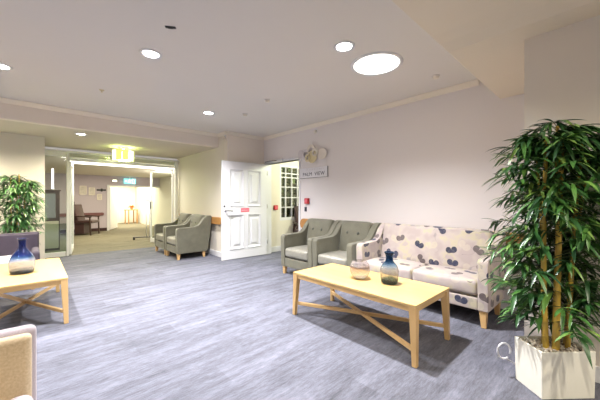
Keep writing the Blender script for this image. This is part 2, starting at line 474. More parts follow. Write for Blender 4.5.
# closer with its arm above the doorway
cl = thing('door_closer', 'grey door closer with a slim arm above the doorway', 'door closer', (W-.02, 4.85, DZ+.005))
obj('closer_body', boxbm(-.05, .004, -.10, .20, .0, .05), M['metal'], cl, bevel=.006)
bm = B(); add_tube(bm, [(-.03, .0, .03), (-.08, .25, .03), (-.06, .46, .03)], .010, 6); obj('closer_arm', bm, M['dark'], cl)

# room seen through the doorway
struct('wall_next_room', boxbm(W+.12, 4.40, 5.47, 5.59, 0, H), M['cream'])
struct('wall_next_room_low', boxbm(4.40, 5.5, 5.47, 5.59, 0, .74), M['cream'])
struct('wall_next_room_high', boxbm(4.40, 5.5, 5.47, 5.59, 2.10, H), M['cream'])
struct('wall_next_room_right', boxbm(5.5, 7.0, 5.47, 5.59, 0, H), M['cream'])
struct('wall_next_room_side', boxbm(6.9, 7.0, 1.0, 5.47, 0, H), M['cream'])
struct('wall_next_room_near', boxbm(W+.12, 7.0, .9, 1.0, 0, H), M['cream'])
struct('ceiling_next_room', boxbm(W, 7.0, .9, 5.59, H, H+.1), M['ceil'])
skirting('baseboard_next_room', W+.14, 6.9, 5.452, 5.47, 0, .13)
wn = struct('window_1', boxbm(4.40, 5.5, 5.465, 5.50, .74, .77), M['white'])
bm = B()
for a in ((4.40, 4.45, .77, 2.10), (5.45, 5.5, .77, 2.10), (4.45, 5.45, 2.05, 2.10), (4.45, 5.45, .77, .81)): add_box(bm, a[0], a[1], 5.47, 5.53, a[2], a[3])
obj('window_frame', bm, M['white'], wn)
bm = B()
for x in (4.60, 4.80, 5.0, 5.2): add_box(bm, x-.012, x+.012, 5.475, 5.51, .81, 2.05)
for z in (1.06, 1.30, 1.56, 1.80, 1.90): add_box(bm, 4.45, 5.45, 5.478, 5.508, z-.012, z+.012)
obj('glazing_bars', bm, M['white'], wn)
obj('window_pane', boxbm(4.45, 5.45, 5.515, 5.522, .81, 2.05), M['glass'], wn)

# glazed entrance screen
sc = thing('door_2', '', ''); del sc['label']; del sc['category']; sc['kind'] = 'structure'
bm = B()
add_box(bm, .10, 2.99, YP-.05, YP+.05, 2.29, 2.33)
add_box(bm, .10, .15, YP-.04, YP+.04, 0, 2.29); add_box(bm, .545, .59, YP-.04, YP+.04, 0, 2.29); add_box(bm, 2.88, 2.95, YP-.05, YP+.05, 0, 2.29)
add_box(bm, .15, .53, YP-.03, YP+.03, .0, .10); add_box(bm, .15, .53, YP-.03, YP+.03, 2.20, 2.29)
add_box(bm, .60, 2.88, YP-.04, YP+.04, 2.12, 2.16)
obj('screen_frame', bm, M['metal'], sc, bevel=.004)
obj('side_glass', boxbm(.15, .545, YP-.004, YP+.004, .72, 2.20), M['glass'], sc)
obj('lower_glass', boxbm(.15, .545, YP-.004, YP+.004, .10, .72), M['frost'], sc)
obj('transom_glass', boxbm(.60, 2.88, YP-.004, YP+.004, 2.16, 2.29), M['glass'], sc)
def glass_leaf(loc, rz, label, wd):
    t = thing('glazed_door', label, 'door', loc, rz)
    bm = B(); s = .042
    add_box(bm, 0, s, -.02, .02, .01, 2.11); add_box(bm, wd-s, wd, -.02, .02, .01, 2.11); add_box(bm, s, wd-s, -.02, .02, .01, .13); add_box(bm, s, wd-s, -.02, .02, 2.04, 2.11)
    obj('leaf_frame', bm, M['metal'], t, bevel=.004)
    obj('glass_pane', boxbm(s, wd-s, -.004, .004, .13, 2.04), M['glass'], t)
    bm = B(); add_box(bm, wd-s+.005, wd-.005, -.035, .035, .98, 1.20); obj('push_plate', bm, M['dark'], t, bevel=.004)
glass_leaf((.62, YP+.07, 0), math.radians(83), 'left glazed entrance door, seen almost edge on beside the plant', 1.0)
glass_leaf((2.86, YP+.07, 0), math.radians(110), 'right glazed entrance door standing open behind the far armchairs', .95)

# corridor shell
HC = 2.22
struct('ceiling_corridor', boxbm(-3.6, 4.4, YP+.1, 18.2, HC, HC+.1), M['cream'])
struct('wall_corridor', boxbm(-3.6, 2.24, 13.9, 14.0, 0, HC), M['lilac'])
struct('wall_corridor_head', boxbm(2.24, 4.2, 13.9, 14.0, 1.82, HC), M['lilac'])
struct('wall_corridor_right', boxbm(4.2, 4.3, YP+.05, 18.2, 0, HC), M['cream'])
struct('wall_corridor_return', boxbm(2.99, 4.3, 8.2, 8.32, 0, 2.7), M['cream'])
struct('wall_corridor_far', boxbm(-1, 4.4, 18.1, 18.2, 0, HC), M['cream'])
struct('wall_corridor_side', boxbm(-3.6, -3.5, 8.3, 18.2, 0, HC), M['cream'])
bm = B(); add_box(bm, 2.20, 2.28, 13.86, 14.04, 0, 1.86); add_box(bm, 2.28, 4.2, 13.86, 14.04, 1.80, 1.86)
struct('trim_5', bm, M['white'])
struct('baseboard_corridor', boxbm(-3.5, 2.2, 13.88, 13.9, 0, .12), M['maroon'])

# ------------------------------------------------------------------ wooden handrails
def handrail(a, b, nrm, label, rad=.075, mat='rail'):
    a = Vector(a); b = Vector(b); d = (b-a).normalized(); ln = (b-a).length; nrm = Vector(nrm)
    t = thing('handrail', label, 'handrail', a, math.atan2(d.y, d.x), 'wooden handrails')
    s = 1 if nrm.dot(Vector((-d.y, d.x, 0))) > 0 else -1
    bm = B(); n = 10; pts = [(0, -rad), (ln-rad, -rad)]+[(ln-rad+rad*math.sin(PI*i/n), -rad*math.cos(PI*i/n)) for i in range(1, n)]+[(ln-rad, rad), (0, rad)]
    add_prism(bm, pts, *sorted((s*.035, s*.075)), axis='y'); obj('rail', bm, M[mat], t, bevel=.012)
    for q in (.12, .5, .88):
        bm = B(); add_box(bm, ln*q-.02, ln*q+.02, *sorted((0, s*.036)), -.03, .03); obj('bracket', bm, M['metal'], t)
handrail((W, .6, .78), (W, 4.17, .78), (-1, 0, 0), 'brown wooden handrail on the right wall behind the sofa and armchairs', .10)
handrail((2.99, 8.0, .79), (2.99, 5.62, .79), (-1, 0, 0), 'brown wooden handrail on the alcove wall behind the far armchairs', .08)
handrail((-1.0, 13.9, .68), (2.1, 13.9, .68), (0, -1, 0), 'dark handrail along the corridor wall behind the maroon chair', .06, 'darkrail')

# ------------------------------------------------------------------ upholstered seating
def seat_profile(depth, zb, arm, back):
    f = -depth/2; r = depth/2
    return [(f+.01, zb), (f, arm-.05), (f+.008, arm-.018), (f+.03, arm), (f+.20, arm+.004), (f+depth*.50, arm+.012), (f+depth*.60, arm+.04), (f+depth*.67, arm+.09),
            (f+depth*.745, arm+.165), (f+depth*.82, back-.03), (f+depth*.87, back-.004), (r-.02, back), (r, back-.015), (r-.035, (zb+back)/2), (r-.10, zb)]

def leg_bm(x, y, h, top=.03, bot=.019, sx=0, sy=0):
    bm = B()
    add_hexa(bm, [(x+sx-bot, y+sy-bot, 0), (x+sx+bot, y+sy-bot, 0), (x+sx+bot, y+sy+bot, 0), (x+sx-bot, y+sy+bot, 0)], [(x-top, y-top, h), (x+top, y-top, h), (x+top, y+top, h), (x-top, y+top, h)])
    return bm

def seating(name, label, cat, w, d, zb, arm, back, seat, n_seat, mats, buttons, group=None, armw=.095):
    t = thing(name, label, cat, group=group); f = -d/2; up, st = mats; isuv = up is M['floral']
    iw = w-2*armw
    for s in (-1, 1):
        bm = B(); x0 = s*(w/2-armw); x1 = s*w/2
        add_prism(bm, seat_profile(d, zb, arm, back), *sorted((x0, x1)), axis='x'); obj('arm', bm, up, t, bevel=.022, uv=isuv)
    tilt = -.20
    bm = B(); bh = back-seat+.06
    add_rbox(bm, (iw-.006, .15, bh), .045, (0, .035, .0), xf((0, d/2-.165, seat-.05+bh/2), (tilt, 0, 0)), mid=14)
    bk = obj('backrest', bm, up, t, smooth=True, uv=isuv)
    for bx, bz in buttons:
        bm = B(); add_lathe(bm, [(0, -.012), (.02, -.008), (.026, 0), (.018, .008), (0, .014)], 14, xf((bx, d/2-.268-tilt*(bz-.65), bz), (PI/2, 0, 0)))
        obj('button', bm, M['button'], bk, smooth=True)
    sw = iw/n_seat
    for i in range(n_seat):
        bm = B(); add_rbox(bm, (sw-.006, d*.70, .15), .035, (0, .012, .022), xf((-iw/2+sw*(i+.5), f+d*.36, seat-.075)))
        obj('seat_cushion', bm, st, t, smooth=True, uv=isuv)
    bm = B(); add_rbox(bm, (iw, d-.12, seat-.165-zb), .012, (0, 0, 0), xf((0, f+.015+(d-.12)/2, (seat-.165+zb)/2)), mid=4)
    obj('seat_base', bm, up, t, smooth=True, uv=isuv)
    for x in (-1, 1):
        for y in (-1, 1):
            obj('leg', leg_bm(x*(w/2-.055), (f+.06) if y < 0 else (d/2-.17), zb+.02, .034, .02, x*.006, y*.01), M['leg'], t, bevel=.004)
    return t

chair = seating('armchair', 'sage green armchair against the right wall, nearest the doorway', 'armchair', .74, .76, .125, .655, .90, .44, 1, (M['sage'], M['sageseat']),
                [(-.10, .735), (.10, .735)], 'sage green armchairs')
chair.location = (3.462, 3.44, 0); chair.rotation_euler = (0, 0, -PI/2)
dup(chair, (3.462, 2.69, 0), -PI/2, 'sage green armchair between the other armchair and the floral sofa')
dup(chair, (2.53, 6.39, 0), -PI/2, 'sage green armchair in the alcove, directly beside the open white door')
dup(chair, (2.53, 7.16, 0), -PI/2, 'sage green armchair in the alcove, closest to the glazed doors')
sofa = seating('sofa', 'cream two-seat sofa covered in navy and taupe leaf print', 'sofa', 1.52, .70, .165, .665, .90, .45, 2, (M['floral'], M['floral']), [])
sofa.location = (3.502, 1.545, 0); sofa.rotation_euler = (0, 0, -PI/2)

def tub_chair(label, shell, inner, seatm, loc, rz, w=.64):
    t = thing('tub_chair', label, 'armchair', loc, rz, None); d, zb = .66, .13
    # shell: a U in plan, high at the back and stepping down to the arms
    bm = B(); add_rbox(bm, (w, .052, .62), .025, (0, .01, 0), xf((0, d/2-.026, zb+.31)), mid=6)
    obj('back_shell', bm, shell, t, smooth=True)
    for s in (-1, 1):
        bm = B(); add_rbox(bm, (.085, d-.10, .40), .035, (.006, .01, .008), xf((s*(w/2-.0425), -.05, zb+.20)), mid=6); obj('arm', bm, shell, t, smooth=True)
    bm = B(); add_rbox(bm, (w-.022, .05, .58), .02, (0, .012, 0), xf((0, d/2-.062, .440)), mid=6); p = obj('back_cushion', bm, inner, t, smooth=True); 
    bm = B(); add_rbox(bm, (w-.175, d-.16, .14), .035, (0, .01, .02), xf((0, -.07, .37))); obj('seat_cushion', bm, seatm, t, smooth=True)
    bm = B(); add_box(bm, -w/2+.085, w/2-.085, -d/2+.03, d/2-.1, zb, .30); obj('seat_base', bm, shell, t, bevel=.01)
    for x in (-1, 1):
        for y in (-1, 1): obj('leg', leg_bm(x*(w/2-.07), y*(d/2-.07), zb+.02, .028, .018), M['leg'], t, bevel=.003)
    return t
tub_chair('plum tub armchair behind the left coffee table, in front of the potted bamboo', M['plum'], M['plum'], M['straw2'], (-.22, 5.72, 0), 0, .58)
tub_chair('lavender tub armchair with straw-coloured inner back, cropped at the lower left corner', M['lav'], M['straw'], M['straw'], (-.330, 1.27, 0), math.radians(-4))

# ------------------------------------------------------------------ coffee tables
def coffee_table(label):
    t = thing('coffee_table', label, 'coffee table', group='oak coffee tables'); w, l, h = .65, 1.37, .46
    obj('tabletop', boxbm(-w/2, w/2, -l/2, l/2, h-.022, h), M['oak'], t, bevel=.003)
    bm = B(); z0, z1 = h-.062, h-.022; e = .012; k = .055
    for s in (-1, 1):
        add_box(bm, *sorted((s*(w/2-e), s*(w/2-e-.02))), -l/2+k, l/2-k, z0, z1)
        add_box(bm, -w/2+k, w/2-k, *sorted((s*(l/2-e), s*(l/2-e-.02))), z0, z1)
    obj('apron', bm, M['oakx'], t, bevel=.002)
    for x in (-1, 1):
        for y in (-1, 1):
            bm = B(); a, b2 = .058, .036; X, Y = x*w/2, y*l/2
            def q(s, z, o): return [(X-x*o, Y-y*o, z), (X-x*(o+s), Y-y*o, z), (X-x*(o+s), Y-y*(o+s), z), (X-x*o, Y-y*(o+s), z)]
            add_hexa(bm, q(b2, 0, -.004), q(a, h-.022, .002)); bmesh.ops.recalc_face_normals(bm, faces=bm.faces[:])
            obj('leg', bm, M['leg'] if False else M['oakx'], t, bevel=.003)
    ang = math.atan2(l-.08, w-.08); ln = math.hypot(w-.07, l-.07)
    for s, dz in ((1, 0), (-1, .012)):
        obj('cross_rail', boxbm(-ln/2, ln/2, -.014, .014, .095+dz, .125+dz, mat=xf((0, 0, 0), (0, 0, s*ang))), M['oakx'], t, bevel=.002)
    return t
ct = coffee_table('pale oak coffee table with crossed rails in front of the floral sofa'); ct.location = (2.395, 1.66, 0)
dup(ct, (-.065, 4.40, 0), 0, 'pale oak coffee table with crossed rails at the left edge by the plum chair')

def glass_lathe(prof, wall=.005):
    inner = [(max(r-wall, .0), z+(wall if i == 0 else 0)) for i, (r, z) in enumerate(prof)]
    p = [(0, prof[0][1])]+prof+[(max(r-wall, .001), z) for r, z in prof[::-1] if z > prof[0][1]+wall]+[(0, prof[0][1]+.012)]
    return lathebm(p, 40)
def smooth_prof(pts, k=6):
    out = []
    for i in range(len(pts)-1):
        p0 = pts[max(i-1, 0)]; p1 = pts[i]; p2 = pts[i+1]; p3 = pts[min(i+2, len(pts)-1)]
        for j in range(k):
            t = j/k
            out.append(tuple(.5*(2*b+(c-a)*t+(2*a-5*b+4*c-d)*t*t+(3*b-a-3*c+d)*t**3) for a, b, c, d in zip(p0, p1, p2, p3)))
    return out+[pts[-1]]
o = obj('vase', glass_lathe(smooth_prof([(.060, 0), (.074, .012), (.082, .07), (.083, .12), (.070, .165), (.042, .20), (.033, .225), (.036, .262), (.047, .285), (.046, .292)])), M['vase'], smooth=True, loc=(2.45, 1.41, .462))
tag(o, 'blue and clear glass bottle vase on the table by the floral sofa', 'vase')
o = obj('vase', glass_lathe(smooth_prof([(.078, 0), (.096, .012), (.106, .07), (.105, .125), (.088, .18), (.056, .23), (.034, .27), (.030, .31), (.035, .352), (.047, .366)])), M['vase2'], smooth=True, loc=(-.085, 4.28, .462))
tag(o, 'squat deep blue glass vase on the left coffee table', 'vase')
o = obj('glass_bowl', glass_lathe(smooth_prof([(.045, 0), (.066, .008), (.092, .05), (.099, .09), (.092, .13), (.074, .165), (.066, .172)])), M['bowl'], smooth=True, loc=(2.39, 1.70, .463))
tag(o, 'round clear glass bowl with brown swirls beside the bottle vase', 'bowl')

# ------------------------------------------------------------------ plants
def add_leaf(bm, p, d, ln, wd, droop):
    d = d.normalized(); side = d.cross(Vector((0, 0, 1)))
    side = side.normalized() if side.length > 1e-3 else Vector((1, 0, 0))
    prev = None; n = 5
    for i in range(n+1):
        t = i/n; c = p+d*ln*t+Vector((0, 0, -1))*droop*ln*t*t
        w = wd*(math.sin(PI*min(1, t*.86+.10))**.8)*(1 if i < n else 0)
        if i == n: cur = [bm.verts.new(c)]
        else: cur = [bm.verts.new(c-side*w+Vector((0, 0, w*.35))), bm.verts.new(c), bm.verts.new(c+side*w+Vector((0, 0, w*.35)))]
        if prev:
            if len(cur) == 3:
                bm.faces.new((prev[0], prev[1], cur[1], cur[0])); bm.faces.new((prev[1], prev[2], cur[2], cur[1]))
            else:
                bm.faces.new((prev[0], prev[1], cur[0])); bm.faces.new((prev[1], prev[2], cur[0]))
        prev = cur

def bamboo(root, canes, rng, zlo, zhi, spread, ntw, leaf, mat, xlimit=None, clear=0):
    fo = B(); tw = B()
    inv = Matrix.Rotation(-root.rotation_euler.z, 3, 'Z')
    for base, top, r in canes:
        bm = B(); N = 14; pts = []; rr = []
        for i in range(N+1):
            t = i/N; p = base.lerp(top, t)+Vector((math.sin(t*3+base.x*40)*.012, math.cos(t*2.5+base.y*30)*.012, 0))
            pts += [p-Vector((0, 0, .004)), p, p+Vector((0, 0, .004))]; q = r*(1-.45*t); rr += [q, q*1.16, q]
        add_tube(bm, pts, rr, 10); obj('cane', bm, M['cane'], root, smooth=True)
    for k in range(ntw):
        base, top, r = canes[k % len(canes)]
        z = zlo+(zhi-zlo)*(((k+rng.random())/ntw)**.85); t = (z-base.z)/(top.z-base.z); t = min(t, .99)
        p = base.lerp(top, t); a = rng.uniform(0, 2*PI)
        if z > top.z: p = top.copy()
        rel = (z-zlo)/(zhi-zlo)
        if z < clear:                       # the canes stay bare on the side towards the room
            wa = a+root.rotation_euler.z
            if math.cos(wa-math.radians(222)) > .15: a += PI*rng.choice((.5, -.5, .8))
        ext = spread*(.55+.45*math.sin(PI*min(1, .18+rel*.80)))*rng.uniform(.45, 1.0)*min(1, .30+(1-rel)*4.2)
        d = Vector((math.cos(a), math.sin(a), rng.uniform(.1, .55)))
        e = p+Vector((d.x*ext, d.y*ext, d.z*ext*.6))
        if xlimit is not None:
            over = (root.matrix_basis @ e).x-(xlimit-.02)
            if over > 0:
                wv = inv @ Vector((-over-.03*rng.random(), 0, 0)); e = e+wv
        m = p.lerp(e, .5)+Vector((0, 0, .03))
        add_tube(tw, [p, m, e], [.003, .0024, .0015], 5)
        for j in range(rng.randint(6, 9)):
            t2 = rng.uniform(.45, 1.0); s = p.lerp(m, t2*2) if t2 < .5 else m.lerp(e, t2*2-1)
            a2 = a+rng.uniform(-1.25, 1.25); dd = Vector((math.cos(a2), math.sin(a2), rng.uniform(-.5, .45)))
            ln = leaf*rng.uniform(.65, 1.15)
            tip = s+dd.normalized()*ln
            if xlimit is not None and (root.matrix_basis @ tip).x > xlimit:
                dd = dd-(inv @ Vector((1, 0, 0)))*(dd.dot(inv @ Vector((1, 0, 0)))*1.0)-(inv @ Vector((1, 0, 0)))*.25
            add_leaf(fo, s, dd, ln, ln*.085, rng.uniform(.15, .75))
    obj('twigs', tw, M['twig'], root, smooth=True); f = obj('foliage', fo, mat, root, smooth=True); return f

pl = thing('potted_bamboo', 'tall bamboo plant in a cream square planter at the right edge', 'plant', (2.514, .258, 0), math.radians(-41))
PW, PD, PH = .35, .22, .295; th = .014
bm = B()
o4 = [(-PW/2, -PD/2), (PW/2, -PD/2), (PW/2, PD/2), (-PW/2, PD/2)]
def scl(s, z): return [(x*s, y*s, z) for x, y in o4]
outer0 = [bm.verts.new(p) for p in scl(.97, 0)]; outer1 = [bm.verts.new(p) for p in scl(1, PH)]; in1 = [bm.verts.new(p) for p in scl(.90, PH)]; in0 = [bm.verts.new(p) for p in scl(.88, PH-.06)]
bm.faces.new(outer0[::-1])
for a, b in ((outer0, outer1), (outer1, in1), (in1, in0)):
    for i in range(4): bm.faces.new((a[i], a[(i+1) % 4], b[(i+1) % 4], b[i]))
bm.faces.new(in0); bmesh.ops.recalc_face_normals(bm, faces=bm.faces[:])
obj('planter', bm, M['planter'], pl, bevel=.005)
obj('soil', boxbm(-PW*.44, PW*.44, -PD*.44, PD*.44, PH-.055, PH-.03), M['soil'], pl)
rg = random.Random(3); bm = B()
for i in range(15):
    for j in range(12):
        x = -PW*.42+PW*.84*(i+rg.uniform(.1, .9))/15; y = -PD*.41+PD*.82*(j+rg.uniform(.1, .9))/12
        add_lathe(bm, [(0, -.5), (.6, -.38), (.95, 0), (.7, .35), (0, .5)], 8, xf((x, y, PH-.022+rg.uniform(0, .018)), (rg.uniform(-.4, .4), rg.uniform(-.4, .4), rg.uniform(0, 3))) @ Matrix.Diagonal((rg.uniform(.010, .018), rg.uniform(.008, .013), rg.uniform(.012, .018), 1)))
pb = obj('pebbles', bm, M['pebble'], pl, smooth=True); pb['kind'] = 'stuff'
cn = [(Vector((-.06, -.03, .26)), Vector((-.10, -.05, 1.62)), .018), (Vector((-.025, -.055, .26)), Vector((-.02, -.08, 1.66)), .021), (Vector((.025, .0, .26)), Vector((.03, .0, 1.72)), .018),
      (Vector((.05, -.04, .26)), Vector((.13, -.08, 1.60)), .015), (Vector((-.01, .06, .26)), Vector((-.07, .06, 1.55)), .012), (Vector((.085, -.01, .26)), Vector((.20, -.03, 1.50)), .012)]
bpy.context.view_layer.update()
bamboo(pl, cn, random.Random(11), .36, 1.76, .355, 480, .135, M['bamboo'], xlimit=2.785, clear=1.0)

pl2 = thing('potted_bamboo', 'bushy bamboo plant against the cream wall behind the plum chair', 'plant', (-.17, 6.55, 0), 0)
obj('plant_pot', lathebm([(0, 0), (.15, 0), (.19, .34), (.17, .34), (.165, .30), (0, .30)], 28), M['pot'], pl2, smooth=False)
bamboo(pl2, [(Vector((-.06, 0, .3)), Vector((-.10, .02, 1.58)), .012), (Vector((.05, -.03, .3)), Vector((.09, -.05, 1.50)), .012), (Vector((0, .05, .3)), Vector((.0, .06, 1.66)), .012), (Vector((-.02, -.06, .3)), Vector((-.03, -.12, 1.40)), .012)],
       random.Random(5), .55, 1.62, .30, 260, .14, M['bamboo2'])

# white looped cord lying by the planter, black cord behind it
bm = B(); add_tube(bm, [(2.452+.045*math.cos(a)*.74, .515+.045*math.cos(a)*-.68, .17+.055*math.sin(a)) for a in [2*PI*i/20-.4 for i in range(19)]]+[(2.49, .505, .10), (2.56, .455, .05), (2.66, .37, .012), (2.74, .30, .007)], .006, 6)
tag(obj('white_cord', bm, M['signw'], smooth=True), 'white looped cord hanging beside the cream planter', 'cord')
bm = B(); add_tube(bm, [(2.811, .02, .50), (2.811, .0, .42), (2.809, -.02, .34), (2.805, -.04, .26), (2.80, -.05, .20), (2.797, -.06, .006)], .006, 6)
tag(obj('black_cord', bm, M['black'], smooth=True), 'black cord on the wall behind the cream planter', 'cord')

# ------------------------------------------------------------------ on the walls
sgn = thing('name_sign', 'white room name sign in grey capitals on the right wall', 'sign', (W, 3.855, 1.765))
obj('sign_board', boxbm(-.014, 0, -.365, .365, -.095, .095), M['signw'], sgn, bevel=.003)
def lettering(text, size, loc, rot, mat, parent, spacing=1.0, name='lettering'):
    cu = bpy.data.curves.new(name, 'FONT'); cu.body = text; cu.size = size; cu.align_x = 'CENTER'; cu.align_y = 'CENTER'; cu.extrude = .0015; cu.space_character = spacing
    cu.materials.append(mat); tmp = bpy.data.objects.new(name+'_curve', cu); C.objects.link(tmp); dg = bpy.context.evaluated_depsgraph_get(); me = bpy.data.meshes.new_from_object(tmp.evaluated_get(dg)); bpy.data.objects.remove(tmp); me.name = name
    o = bpy.data.objects.new(name, me); C.objects.link(o); o.parent = parent; o.location = loc; o.rotation_euler = rot; return o
lettering('PALM', .098, (-.0155, .158, -.030), (PI/2, 0, -PI/2), M['ink'], sgn, 1.12)
lettering('VIEW', .098, (-.0155, -.165, -.030), (PI/2, 0, -PI/2), M['ink'], sgn, 1.12)
for i in range(11): obj('mark', boxbm(-.017, -.0135, -.26+i*.045, -.254+i*.045, .045, .075), M['silver'], sgn)
bm = B(); add_box(bm, -.0165, -.002, -.37, .37, -.101, -.096); add_box(bm, -.0165, -.002, -.371, -.366, -.101, .095); obj('sign_edge', bm, M['dark'], sgn)

art = thing('wall_sculpture', 'cluster of overlapping champagne metal discs above the name sign', 'wall art', (W, 3.85, 2.1))
for (y, z, r, m, x, hole) in ((.33, .05, .085, 'silver', .03, 0), (.18, .02, .105, 'silver', .045, .055), (.03, .09, .11, 'gold2', .05, .06), (-.02, -.04, .12, 'gold', .065, .0), (-.10, .03, .075, 'gold2', .08, .035), (-.26, -.01, .105, 'gold2', .05, 0), (.09, -.06, .07, 'gold', .085, .03)):
    n = 28; prof = [(hole, -.003), (r, -.003), (r, .003), (hole, .003)] if hole else [(0, -.003), (r, -.003), (r, .003), (0, .003)]
    if hole: prof.append(prof[0])
    d = obj('disc', lathebm(prof, n, xf((-x, y, z), (0, -PI/2, 0))), M[m], art)
    obj('pin', lathebm([(0, 0), (.006, 0), (.006, x), (0, x)], 8, xf((0, y+hole*1.3, z), (0, -PI/2, 0))), M['chrome'], d)

def callpoint(loc, nrm, label):
    rz = {'x': 0, 'y': PI/2}[nrm]; loc = (loc[0]+.002*(nrm == 'x'), loc[1]+.002*(nrm == 'y'), loc[2])
    t = thing('fire_call_point', label, 'call point', loc, rz)
    obj('case', boxbm(-.045, 0, -.055, .055, -.055, .055), M['red'], t, bevel=.008)
    obj('press_plate', boxbm(-.05, -.044, -.033, .033, -.033, .033), M['signw'] if False else M['pink'], t)
callpoint((W, 4.02, 1.22), 'x', 'red fire call point beside the doorway, above the handrail end')
callpoint((4.26, 5.47, 1.06), 'y', 'red fire call point on the wall inside the doorway')
t = thing('wall_switch', 'small dark switch below the red call point', 'switch', (W, 4.07, 1.06)); obj('plate', boxbm(-.012, 0, -.03, .03, -.045, .045), M['ink'], t, bevel=.004); obj('rocker', boxbm(-.018, -.011, -.012, .012, -.02, .02), M['dark'], t)

def wall_spot(loc, label, rz=0):
    t = thing('motion_sensor', label, 'sensor', loc, rz)
    obj('mount', boxbm(-.012, 0, -.03, .03, -.035, .035), M['white'], t, bevel=.004)
    obj('lens', lathebm([(0, 0), (.032, 0), (.032, .025), (.02, .05), (0, .055)], 16, xf((-.01, 0, -.01), (0, -PI/2-.5, 0))), M['trim'], t, smooth=True)
wall_spot((W, 3.79, 2.55), 'small cream sensor high on the right wall under the cornice')
wall_spot((2.99, 5.56, 2.58), 'small cream sensor at the wall corner above the white door')

# things on the ceiling
LIGHTS = [((-.26, 4.46), 'far left downlight at the edge of the ceiling'), ((.85, 3.08), 'bright ceiling downlight left of centre, near the dark ceiling slot'), ((2.13, 4.52), 'small ceiling downlight nearest the white door corner'),
          ((2.14, 1.70), 'bright ceiling downlight beside the large round light')]
def downlight(x, y, z, label, e=M['downlight'], r=.055):
    t = thing('downlight', label, 'downlight', (x, y, z), 0, 'recessed downlights')
    obj('trim_ring', lathebm([(r, -.002), (r+.006, -.008), (r+.03, -.006), (r+.032, 0), (r, 0)], 32), M['white'], t, smooth=True)
    obj('lens', lathebm([(0, -.004), (r, -.003), (r, 0), (0, 0)], 32), e, t)
def lamp(kind, name, loc, watts, col=(1, 1, 1), size=.06, rot=(0, 0, 0), spot=None, sy=None):
    l = bpy.data.lights.new(name, kind); l.energy = watts; l.color = col
    if kind == 'AREA':
        l.size = size
        if sy: l.shape = 'RECTANGLE'; l.size_y = sy
        else: l.shape = 'DISK'
    else: l.shadow_soft_size = size
    if kind == 'SPOT': l.spot_size = spot or 2.6; l.spot_blend = 1
    o = bpy.data.objects.new(name, l); C.objects.link(o); o.location = loc; o.rotation_euler = rot; return o
COOL = (.985, .975, 1.0); WARM = (1, .90, .70)
for (x, y), lb in LIGHTS:
    downlight(x, y, H, lb, r=.07); lamp('SPOT', 'downlight_and_fill', (x, y, H-.02), 520, COOL, .045, spot=2.35)
for x, y in ((-.3, 1.7), (-1.5, 3.1), (-2.7, 1.7), (-2.7, 4.5)):
    lamp('SPOT', 'downlight_and_fill', (x, y, H-.02), 130, COOL, .05, spot=2.35)
for x, y in ((1.2, -.6), (-.8, -.9), (2.2, -1.6)):
    lamp('SPOT', 'downlight_and_fill', (x, y, 2.5), 130, (1, .90, .74), .05, spot=2.75)
downlight(.62, 6.33, ZS, 'downlight in the lowered ceiling before the glazed doors', M['downlight'], .06)
lamp('SPOT', 'downlight_and_fill', (.62, 6.33, ZS-.02), 230, WARM, .05, spot=2.7)
lamp('SPOT', 'downlight_and_fill', (-1.0, 6.33, ZS-.02), 230, WARM, .05, spot=2.7)  # unseen extra spot without a fitting, added to brighten the cream left wall
rl = thing('round_ceiling_light', 'large flush round white ceiling light', 'ceiling light', (2.67, 1.69, H))
obj('rim', lathebm([(.235, 0), (.235, -.012), (.255, -.016), (.27, -.006), (.27, 0)], 48), M['white'], rl, smooth=True)
obj('diffuser', lathebm([(0, -.010), (.15, -.009), (.235, -.004), (.235, 0), (0, 0)], 48), M['disc'], rl, smooth=True)
# glowing drum pendant
pd = thing('pendant_light', 'yellow-green glowing drum light hanging before the glazed doors', 'ceiling light', (1.46, 7.3, ZS))
obj('ceiling_plate', lathebm([(0, 0), (.09, 0), (.09, -.02), (.02, -.03), (.012, -.08), (0, -.08)], 24), M['chrome'], pd, smooth=True)
obj('drum_frame', lathebm([(.19, -.07), (.203, -.07), (.203, -.085), (.19, -.085), (.19, -.07)], 32), M['chrome'], pd)
for i in range(10):
    a = 2*PI*i/10; obj('glass_panel', boxbm(-.056, .056, -.006, .006, -.29, -.08, mat=Matrix.Rotation(a, 4, 'Z') @ Matrix.Translation((0, .195, 0))), M['shade'] if i % 3 else M['shade2'], pd, bevel=.004)
lamp('POINT', 'pendant_lamp', (1.46, 7.3, ZS-.06), 7, (.78, 1, .18), .05)
lamp('POINT', 'pendant_lamp', (1.46, 7.3, ZS-.25), 10, (.9, 1, .45), .05)
for (x, y, lb) in ((2.60, 4.16, 'white smoke detector on the ceiling above the doorway'), (3.43, 1.38, 'white smoke detector near the soffit edge'), (2.47, 3.36, 'tiny white smoke detector on the ceiling before the right wall')):
    t = thing('smoke_detector', lb, 'smoke detector', (x, y, H)); obj('base_ring', lathebm([(0, 0), (.045, 0), (.045, -.012), (0, -.012)], 24), M['ceil'], t); obj('sensor_head', lathebm([(.034, -.012), (.03, -.03), (.015, -.036), (0, -.036)], 24), M['trim'], t, smooth=True)
t = thing('ceiling_slot', 'small dark slot fitting on the ceiling near the bright downlight', 'ceiling fitting', (.84, 2.49, H), math.radians(-33)); obj('slot_plate', boxbm(-.042, .042, -.014, .014, -.008, 0), M['dark'], t, bevel=.003); obj('slot_tab', boxbm(-.02, .02, -.006, .006, -.014, -.008), M['black'], t)
t = thing('sprinkler_head', 'tiny brass sprinkler head on the ceiling near the bulkhead', 'sprinkler', (.66, 4.53, H)); obj('rosette', lathebm([(0, 0), (.03, 0), (.026, -.008), (0, -.01)], 16), M['gold'], t); obj('deflector', lathebm([(0, -.01), (.006, -.01), (.006, -.028), (.014, -.03), (0, -.032)], 12), M['gold'], t)

